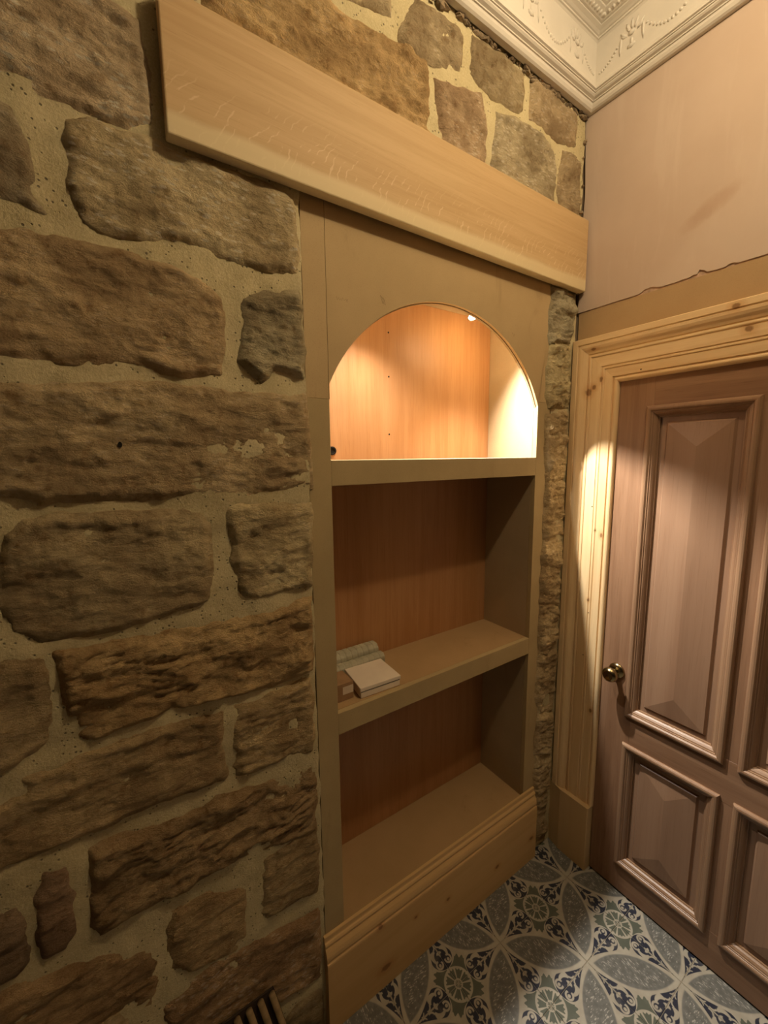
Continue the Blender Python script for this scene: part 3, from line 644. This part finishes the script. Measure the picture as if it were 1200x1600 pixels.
# nail heads in the architrave
for y, z in ((0.70, 2.0), (0.84, 1.52), (0.83, 1.10), (0.842, 0.92)):
    bm = bmesh.new(); lathe(bm, [(0, 0.0022), (0.0012, 0.0022), (0.0012, 0)], (-1, 0, 0), (0, 0, 0), 8)
    o = from_bm('nail_head', bm, M_DARK, arc); o.location = Vector((XW-0.0128, y, z))-world_loc(arc)
# frame lining behind the architrave
for ya, yb, za, zb2 in ((0.7755, 0.80, 0, 1.99), (-0.09, -0.0555, 0, 1.99), (-0.0555, 0.7755, 1.9815, 1.99)):
    o = box('frame_lining', XW+0.005, XW+0.10, ya, yb, za, zb2, M_PINE_Z, arc, bev=0.001)

# ------------------------------------------------------------------ the door
door = structure('door_1', empty('door_1', (XW, 0.36, 0)))
XF = XW+0.001; XB = XF+0.043
DY0, DY1, DZ0, DZ1 = -0.052, 0.7715, 0.008, 1.9785
Y_L, Y_M0, Y_M1, Y_R = 0.657, 0.399, 0.324, 0.066      # panel openings
Z_LOW0, Z_LOW1, Z_UP0, Z_UP1 = 0.142, 0.617, 0.765, 1.857
box('stile', XF, XB, Y_L, DY1, DZ0, DZ1, M_DOOR_Z, door, 0.001)
box('stile', XF, XB, DY0, Y_R, DZ0, DZ1, M_DOOR_Z, door, 0.001)
box('rail', XF, XB, Y_R, Y_L, DZ0, Z_LOW0, M_DOOR_Y, door, 0.0004)
box('rail', XF, XB, Y_R, Y_L, Z_LOW1, Z_UP0, M_DOOR_Y, door, 0.0004)
box('rail', XF, XB, Y_R, Y_L, Z_UP1, DZ1, M_DOOR_Y, door, 0.0004)
box('muntin', XF+0.0003, XB, Y_M1, Y_M0, Z_LOW0, Z_LOW1, M_DOOR_Z, door, 0.0004)
box('muntin', XF+0.0003, XB, Y_M1, Y_M0, Z_UP0, Z_UP1, M_DOOR_Z, door, 0.0004)
def door_panel(ya, yb, za, zb3):
    """recessed field with a hipped raised centre"""
    xr = XF+0.016; m1, m2 = 0.036, 0.042; xt = xr-0.007; xa = xr-0.016
    yc = (ya+yb)/2; hw = (yb-ya)/2-m2
    V = []
    def rect(i, x): V.extend([(x, ya+i, za+i), (x, yb-i, za+i), (x, yb-i, zb3-i), (x, ya+i, zb3-i)])
    rect(-0.006, XB-0.01); rect(-0.006, xr); rect(m1, xr); rect(m2, xt)
    V += [(xa, yc, za+m2+hw*0.88), (xa, yc, zb3-m2-hw*0.88)]
    F = [(0, 1, 2, 3)]
    for a in (0, 4, 8): F += [(a+i, a+(i+1) % 4, a+4+(i+1) % 4, a+4+i) for i in range(4)]
    F += [(12, 13, 16), (14, 15, 17), (13, 14, 17, 16), (15, 12, 16, 17)]
    c = Vector((xr, yc, (za+zb3)/2))
    return place(from_data('panel', [Vector(v)-c for v in V], F, M_PANEL, None, c), door)
MP = [(-.020, -.0005), (-.020, .005), (-.0185, .0085), (-.015, .0115), (-.010, .0125), (-.005, .0115), (-.002, .0085), (-.001, .0065), (.002, .0062), (.003, .0035), (.007, .0025), (.012, -.002), (.015, -.0065), (.0155, -.0085), (.0185, -.009), (.0185, -.0155)]
def moulding(ya, yb, za, zb3):
    n = len(MP); V = []
    c = Vector((XF, (ya+yb)/2, (za+zb3)/2))
    for q in range(4):
        for s, d in MP:
            y = (ya+s, yb-s, yb-s, ya+s)[q]; z = (za+s, za+s, zb3-s, zb3-s)[q]
            V.append(Vector((XF-d, y, z))-c)
    F = [(q*n+i, ((q+1) % 4)*n+i, ((q+1) % 4)*n+i+1, q*n+i+1) for q in range(4) for i in range(n-1)]
    return place(from_data('moulding', V, F, M_MOULD, None, c), door)
for ya, yb in ((Y_M0, Y_L), (Y_R, Y_M1)):
    for za, zb3 in ((Z_LOW0, Z_LOW1), (Z_UP0, Z_UP1)):
        door_panel(ya, yb, za, zb3); moulding(ya, yb, za, zb3)
bm = bmesh.new()
KY, KZ = 0.716, 0.906
lathe(bm, [(0.010, 0.010), (0.030, 0.0095), (0.033, 0.015), (0.038, 0.0215), (0.046, 0.0265), (0.054, 0.0275), (0.061, 0.025), (0.066, 0.019), (0.0675, 0.0165), (0.0668, 0.0150), (0.069, 0.010), (0.0695, 0)], (-1, 0, 0), (0, 0, 0), 32)
knob = from_bm('door_knob', bm, M_BRONZE, door, (0, 0, 0), True); knob.location = Vector((XF, KY, KZ))-world_loc(door)
knob['label'] = 'round aged brass knob on a domed rose'
bm = bmesh.new()
lathe(bm, [(-0.001, 0.029), (0.003, 0.029), (0.007, 0.027), (0.011, 0.020), (0.013, 0.012), (0.0135, 0.008)], (-1, 0, 0), (0, 0, 0), 32)
from_bm('knob_rose', bm, M_BRONZE, knob, (0, 0, 0), True)

# ------------------------------------------------------------------ cornice along both walls
YC = 0.9385
CP = [(-0.004, 2.9155), (.012, 2.9155), (.0175, 2.9195), (.0215, 2.927), (.0225, 2.934), (.0262, 2.9345), (.0265, 2.9375), (.034, 2.9405), (.038, 2.9445), (.0385, 2.948), (.0415, 2.9482), (.0415, 2.951), (.0465, 2.953), (.0468, 2.957), (.043, 2.962), (.0385, 2.969), (.0365, 2.978), (.036, 2.99), (.036, 3.09),
      (.036, 3.098), (.040, 3.103), (.044, 3.104), (.044, 3.109), (.048, 3.110), (.054, 3.114), (.064, 3.118), (.064, 3.1215), (.070, 3.122), (.092, 3.132), (.093, 3.136), (.10, 3.137), (.104, 3.142), (.125, 3.147), (.150, 3.150), (.151, 3.156), (.19, 3.158), (.192, 3.175), (-.004, 3.175)]
cor = structure('trim_3', empty('trim_3', (XW, YC, 2.9155)))
def cornice(name, run):
    n = len(CP); V = [Vector(run(t, z)[0]) for t, z in CP]+[Vector(run(t, z)[1]) for t, z in CP]
    c = sum(V, Vector())/len(V)
    F = [(i, (i+1) % n, n+(i+1) % n, n+i) for i in range(n)]+[tuple(range(n)), tuple(range(2*n-1, n-1, -1))]
    return place(from_data(name, [v-c for v in V], F, M_CORNICE, None, c), cor)
cl = cornice('cornice_length', lambda t, z: ((-1.1, YC-t, z), (XW-t, YC-t, z)))
cr = cornice('cornice_length', lambda t, z: ((XW-t, YC-t, z), (XW-t, -1.45, z)))
def ornament(bm, f, frame):
    """frame(u, z, d) -> world; u runs away from the corner, d stands off the frieze"""
    def blob(u, z, d, ru, rz, rd, rot=0, sub=1):
        t = bmesh.new(); bmesh.ops.create_icosphere(t, subdivisions=sub, radius=1)
        for v in t.verts:
            a, b = v.co.x*ru, v.co.z*rz
            a, b = a*math.cos(rot)-b*math.sin(rot), a*math.sin(rot)+b*math.cos(rot)
            v.co = Vector(frame(u+a, z+b, d+v.co.y*rd))
        merge(bm, t)
    P = 0.235
    for k in range(5):
        u0 = 0.115+P*k; zt = 3.052
        # palmette
        for a in range(-2, 3): blob(u0+0.013*a, zt+0.018-0.004*a*a, 0, 0.0045, 0.017, 0.005, -a*0.36)
        blob(u0, zt-0.006, 0.001, 0.012, 0.009, 0.006)
        # hanging ribbons
        for sg in (-1, 1):
            blob(u0+sg*0.034, zt-0.022, 0, 0.0042, 0.030, 0.0045, sg*0.05)
            blob(u0+sg*0.026, zt-0.002, 0, 0.011, 0.005, 0.0045, sg*0.7)
        # husk under the palmette
        blob(u0, zt-0.042, 0, 0.015, 0.008, 0.005); blob(u0, zt-0.028, 0, 0.005, 0.012, 0.004)
        # beaded swag to the next palmette
        nb = 15
        for q in range(nb):
            s = (q+0.5)/nb; u = u0+0.040+(P-0.08)*s; z = zt-0.006-0.050*(1-(2*s-1)**2)
            r = 0.0042+0.0024*math.sin(math.pi*s); blob(u, z, 0, r*0.75, r, 0.0045, (2*s-1)*0.9)
    # swag running down into the corner
    for q in range(9):
        s = (q+0.5)/9; blob(0.012+0.062*s, 3.0+0.038*s*s, 0, 0.0042, 0.0052, 0.0045, 0.5)
    # row of beads and leaves under the ceiling
    for q in range(90):
        u = 0.018+q*0.0145; blob(u, 3.1275, 0.043, 0.0048, 0.0058, 0.0075, 0.35); 
    for q in range(64):
        u = 0.05+q*0.0205; blob(u, 3.1425, 0.077, 0.0072, 0.005, 0.010)
bm = bmesh.new(); ornament(bm, 0, lambda u, z, d: (XW-.036-u, YC-.036-d, z))
o = from_bm('garland', bm, M_CORNICE, None, (0, 0, 0), True); place(o, cor); o['kind'] = 'stuff'
bm = bmesh.new(); ornament(bm, 0, lambda u, z, d: (XW-.036-d, YC-.036-u, z))
o = from_bm('garland', bm, M_CORNICE, None, (0, 0, 0), True); place(o, cor); o['kind'] = 'stuff'

# ------------------------------------------------------------------ the built-in arched shelf unit
YP = 0.955                                       # face of the front boards
unit = tag(empty('alcove_bookcase', (0.89, YP, 0)), 'tall unpainted fibreboard niche unit with lit arched top, set in the stone wall', 'bookcase')
XL0, XL1, XR0, XR1 = 0.4075, 0.470, 1.3145, 1.388
TH = 0.018; YB = 1.192
ZS1, ZS1b, ZS2, ZS2b, ZBOT = 1.709, 1.642, 0.999, 0.934, 0.298
CX, CZ, RAD = 0.8915, 1.704, 0.464               # circle of the arch
SPR = 1.910; ZTOP = 2.335
def arch_pts(r, x0, x1, n=40):
    a0 = math.asin((SPR-CZ)/r) if False else None
    zl = CZ+math.sqrt(max(r*r-(x0-CX)**2, 0)); zr = CZ+math.sqrt(max(r*r-(x1-CX)**2, 0))
    t0 = math.atan2(zl-CZ, x0-CX); t1 = math.atan2(zr-CZ, x1-CX)
    return [(CX+r*math.cos(t0+(t1-t0)*k/n), CZ+r*math.sin(t0+(t1-t0)*k/n)) for k in range(n+1)]
def arch_board(name, xa, xb, x0, x1, zlow_l, zlow_r, ztop, r, y0, y1, m):
    """board with an arched cut-out: strips from the arch up to the top edge"""
    A = arch_pts(r, x0, x1); n = len(A)
    inner = [(x0, zlow_l)]+A+[(x1, zlow_r)]
    outer = [(xa, zlow_l)]+[(xa if k == 0 else xb if k == n-1 else p[0], ztop) for k, p in enumerate(A)]+[(xb, zlow_r)]
    V = []; N = len(inner)
    for y in (y0, y1):
        V += [(p[0], y, p[1]) for p in inner]+[(p[0], y, p[1]) for p in outer]
    F = []
    for i in range(N-1):
        F.append((i, i+1, N+i+1, N+i)); F.append((2*N+i, 3*N+i, 3*N+i+1, 2*N+i+1))
        F.append((i, 2*N+i, 2*N+i+1, i+1)); F.append((N+i, N+i+1, 3*N+i+1, 3*N+i))
    F.append((0, N, 3*N, 2*N)); F.append((N-1, 2*N+N-1, 4*N-1, 2*N-1))
    c = Vector((CX, (y0+y1)/2, 2.1))
    return place(from_data(name, [Vector(v)-c for v in V], F, m, None, c), unit)
box('stile', XL0, XL1, YP, YP+TH, 0.02, 1.8625, M_MDF, unit, 0.0007)
box('filler_strip', XL0, XL1-0.0006, YP+0.0004, YP+TH, 1.863, ZTOP, M_MDF_ARCH, unit, 0.0007)
box('stile', XR0, XR1, YP, YP+TH, 0.02, SPR-0.0005, M_MDF, unit, 0.0004)
arch_board('arch_panel', XL1, XR1, XL1+0.0012, XR0, 1.8635, SPR, ZTOP, RAD, YP, YP+0.010, M_MDF_ARCH)
ab = arch_board('arch_lining', XL1, XR1, XL1+0.0012, XR0, 1.8635, SPR, ZTOP, RAD-0.0025, YP+0.0104, YP+0.019, M_MDF_IN)
for za, zb4 in ((ZS1b, ZS1), (ZS2b, ZS2)):
    box('shelf_board', XL1, XR0, YP+TH+0.0002, YB, zb4-0.030, zb4, M_SHELF_BOUNCE, unit, 0.0006)
    box('shelf_lip', XL1, XR0, YP+0.0003, YP+TH, za, zb4-0.0002, M_MDF, unit, 0.0008)
box('base_shelf', XL1, XR0, YP+0.003, YB, ZBOT-0.02, ZBOT, M_SHELF_BOUNCE, unit, 0.001)
box('front_rail', XL1, XR0, YP+0.0003, YP+TH, 0.02, ZBOT-0.0205, M_MDF, unit, 0.0005)
box('side_panel', XL1-0.018, XL1-0.0003, YP+TH+0.001, YB, 0.02, 2.27, M_MDF_IN, unit, 0.0005)
box('side_panel', XR0+0.0003, XR0+0.018, YP+TH+0.001, YB, 0.02, 2.27, M_MDF_IN, unit, 0.0005)
box('back_panel', XL1-0.018, XR0+0.018, YB+0.0004, YB+0.009, 0.02, 2.29, M_VENEER, unit, 0.0005)
box('top_panel', XL1, XR0, YP+0.0195, YB, 2.252, 2.27, M_MDF_IN, unit, 0.0005)
for z in (2.135, 1.99, 1.795):
    bm = bmesh.new(); lathe(bm, [(0, 0.0028), (0.0014, 0.0028), (0.0016, 0)], (0, -1, 0), (0, 0, 0), 10)
    o = from_bm('screw', bm, M_DARK, unit); o.location = Vector((0.815, YB+0.0004, z))-world_loc(unit)
bm = bmesh.new(); lathe(bm, [(0, 0.014), (0.004, 0.013), (0.004, 0.009), (0.001, 0.008), (0.001, 0)], (0, -1, 0), (0.592, YB+0.0004, 1.738), 20)
o = from_bm('cable_hole', bm, M_DARK, unit); o.location = -world_loc(unit)
def stroke(name, pts, wd=0.0009):
    V, F = [], []
    for k, p in enumerate(pts):
        q = Vector(pts[min(k+1, len(pts)-1)])-Vector(pts[max(k-1, 0)]); q = Vector((-q.y, q.x)).normalized()*wd/2
        V += [Vector((p[0]+q.x, -0.0002, p[1]+q.y)), Vector((p[0]-q.x, -0.0002, p[1]-q.y))]
        if k: F.append((2*k-2, 2*k-1, 2*k+1, 2*k))
    return from_data(name, V, F, M_PENCIL, unit, (-0.89, 0, 0), fix=False)
stroke('pencil_mark', [(0.497, 2.114), (0.500, 2.106), (0.503, 2.112), (0.507, 2.106), (0.509, 2.111), (0.512, 2.106), (0.515, 2.114), (0.519, 2.108), (0.524, 2.113), (0.527, 2.104), (0.530, 2.113), (0.525, 2.109)])
for k in range(3):
    stroke('pencil_mark', [(0.628+.004*k, 2.142-.002*k), (0.632+.004*k, 2.133), (0.636+.004*k, 2.122-.001*k)], 0.0014)
stroke('pencil_mark', [(1.160, 2.128), (1.166, 2.120), (1.172, 2.126), (1.168, 2.116)], 0.0012)
# the two small downlights under the top panel
for i, sx in enumerate((1.07, 0.71)):
    L = tag(empty('spotlight', (sx, 1.056, 2.2516)), ('small steel spotlight shining under the top of the arched niche, right of centre', 'small steel spotlight tucked behind the left curve of the arched niche')[i], 'light', 'niche spotlights')
    ax = Vector(((0.06, -0.10)[i], -0.45, -1)).normalized(); hd = Vector((0, -0.004, -0.034))
    bm = bmesh.new(); lathe(bm, [(0, 0), (0, 0.012), (0.004, 0.012), (0.005, 0.0065), (0.034, 0.006), (0.036, 0)], (0, 0, -1), (0, 0, 0), 20)
    from_bm('lamp_neck', bm, M_CHROME, L, (0, 0, 0), True)
    bm = bmesh.new(); lathe(bm, [(-0.012, 0), (-0.011, 0.010), (0.0, 0.013), (0.010, 0.019), (0.024, 0.0265), (0.028, 0.0275), (0.029, 0.025), (0.025, 0.0235)], ax, hd, 28)
    hs_ = from_bm('lamp_housing', bm, M_CHROME, L, (0, 0, 0), True)
    bm = bmesh.new(); lathe(bm, [(0.0245, 0.0232), (0.029, 0.018), (0.0315, 0.009), (0.032, 0)], ax, hd, 28)
    from_bm('lamp_lens', bm, M_GLOW, L, (0, 0, 0), True)

# skirting board across the foot of the unit
SK = [(YP-0.0005, 0.001), (YP-0.027, 0.001), (YP-0.027, 0.236), (YP-0.0255, 0.2405), (YP-0.0235, 0.2415), (YP-0.0215, 0.2435), (YP-0.0235, 0.2475), (YP-0.0245, 0.254), (YP-0.0235, 0.263), (YP-0.0205, 0.272), (YP-0.0165, 0.279), (YP-0.0145, 0.2825), (YP-0.0125, 0.285), (YP-0.0148, 0.288), (YP-0.0152, 0.2935), (YP-0.013, 0.2985), (YP-0.0095, 0.301), (YP-0.0085, 0.304), (YP-0.0085, 0.3155), (YP-0.007, 0.317), (YP-0.0005, 0.317)]
sk = extrude('baseboard_left', SK, 'x', 0.4005, 1.377, M_PINE_X)
sk['kind'] = 'structure'

# ------------------------------------------------------------------ oak plank over the unit
pl = tag(empty('oak_plank', (0.8255, 0.9165, 2.317)), 'long thick unvarnished oak plank mounted across the stone above the arched niche', 'plank')
box('plank_board', 0.1345, 1.5165, 0.9165, 0.9455, 2.317, 2.561, M_OAK, pl, 0.003, 2)

# ------------------------------------------------------------------ things on the shelf
Z2 = ZS2+0.0003
bx = tag(empty('card_box', (0.640, 1.040, Z2), 0.0), 'flat white card box with a closed lid, at the left end of the shelf', 'box')
def prism(name, pts, z0, z1, m, parent, bev=0.0012):
    bm = bmesh.new(); a = [bm.verts.new((x, y, z0)) for x, y in pts]; b = [bm.verts.new((x, y, z1)) for x, y in pts]; n = len(pts)
    bm.faces.new(a); bm.faces.new(b)
    for i in range(n): bm.faces.new((a[i], a[(i+1) % n], b[(i+1) % n], b[i]))
    bmesh.ops.recalc_face_normals(bm, faces=bm.faces)
    bmesh.ops.bevel(bm, geom=list(bm.edges), offset=bev, segments=1, affect='EDGES')
    return from_bm(name, bm, m, parent)
bp = [(-0.083, -0.061), (0.061, -0.067), (0.068, 0.060), (-0.068, 0.066)]
prism('box_base', [(x*0.972, y*0.972) for x, y in bp], 0.0002, 0.0185, M_CARD_W, bx)
prism('box_seam', [(x*0.955, y*0.955) for x, y in bp], 0.0184, 0.0216, M_DARK, bx, 0.0002)
prism('box_lid', bp, 0.0215, 0.034, M_CARD_W, bx)
pk = tag(empty('quilted_packet', (0.60, 1.1445, Z2)), 'pale quilted packet in two rounded ridges against the back of the shelf', 'packet')
bm = bmesh.new()
def ridge(yc, zc, ry, rz, x0, x1, nq, ncell):
    """rounded bar whose skin is squared off into small cushions"""
    NX, NA = 121, 48; rings = []
    for i in range(NX+1):
        u = i/NX; ring = []
        for j in range(NA):
            a = 2*math.pi*j/NA
            cx = abs(math.sin(math.pi*u*ncell)); ca = abs(math.sin(a*nq/2))
            bulge = 0.88+0.12*min(cx/0.42, 1.0)**0.6*min(ca/0.42, 1.0)**0.6
            e = 1.0 if 0 < i < NX else 0.86
            c_, s_ = math.cos(a), math.sin(a)
            sq = (abs(c_)**3.2+abs(s_)**3.2)**(-1/3.2)
            ring.append(bm.verts.new((x0+(x1-x0)*u, yc+ry*c_*sq*bulge*e, max(zc+rz*s_*sq*bulge*e, 0.0006))))
        rings.append(ring)
    for A, B in zip(rings, rings[1:]):
        for j in range(NA): bm.faces.new((A[j], A[(j+1) % NA], B[(j+1) % NA], B[j]))
    bm.faces.new(rings[0]); bm.faces.new(rings[-1])
ridge(0.021, 0.033, 0.026, 0.032, -0.110, 0.128, 8, 11)
from_bm('back_ridge', bm, M_PACK, pk, (0, 0, 0), True)
bm = bmesh.new(); ridge(-0.022, 0.0225, 0.0185, 0.022, -0.112, 0.130, 8, 11)
from_bm('front_ridge', bm, M_PACK, pk, (0, 0, 0), True)
cb = tag(empty('small_carton', (0.505, 1.035, Z2)), 'small brown cardboard carton half hidden behind the left upright of the shelf', 'box')
prism('carton_body', [(-0.033, -0.035), (0.040, -0.035), (0.040, 0.036), (-0.033, 0.036)], 0.0002, 0.055, M_CARD_B, cb)
prism('carton_label', [(0.004, -0.0358), (0.0395, -0.0358), (0.0395, -0.0352), (0.004, -0.0352)], 0.020, 0.044, M_LABEL, cb, 0.0001)

# ------------------------------------------------------------------ ribbed mat leaning at the foot of the stone wall
mt = tag(empty('slatted_panel', (0.10, 0.80, 0)), 'brown ribbed slatted panel leaning at the foot of the stone wall', 'panel')
top, foot = Vector((0, 0.923, 0.300)), Vector((0.062, 0.865, 0.008))
dirv = (foot-top).normalized()
pj = None
for i in range(13):
    x = 0.235-0.030*i
    a, b = top-dirv*0.0, foot
    bm = bmesh.new(); L = (b-a).length
    lathe(bm, [(0, 0), (0, 0.0085), (L, 0.0085), (L, 0)], (0, 0, 1), (0, 0, 0), 12)
    if pj is None:
        s_ = from_bm('slat', bm, M_BAMBOO, mt, (0, 0, 0), True); pj = s_
    else:
        bm.free(); s_ = pj.copy(); COL.objects.link(s_)
    s_.name = 'slat'
    s_.rotation_euler = Vector((0, 0, 1)).rotation_difference(dirv).to_euler()
    s_.location = Vector((x+a.x, a.y, a.z))-world_loc(mt); s_.parent = mt
off = Vector((0, 0.009, 0.002))
V = [Vector((x+p.x, p.y, p.z))+off for x in (0.243, -0.13) for p in (top, foot)]; V += [v+Vector((0, 0.003, 0.002)) for v in V]
c = Vector((0.06, 0.81, 0.18))
place(from_data('backing_cloth', [v-c for v in V], [(0, 1, 3, 2), (4, 6, 7, 5), (0, 4, 5, 1), (2, 3, 7, 6), (0, 2, 6, 4), (1, 5, 7, 3)], plain('dark_cloth', (0.05, 0.035, 0.025), 0.95, 0.05), None, c), mt)
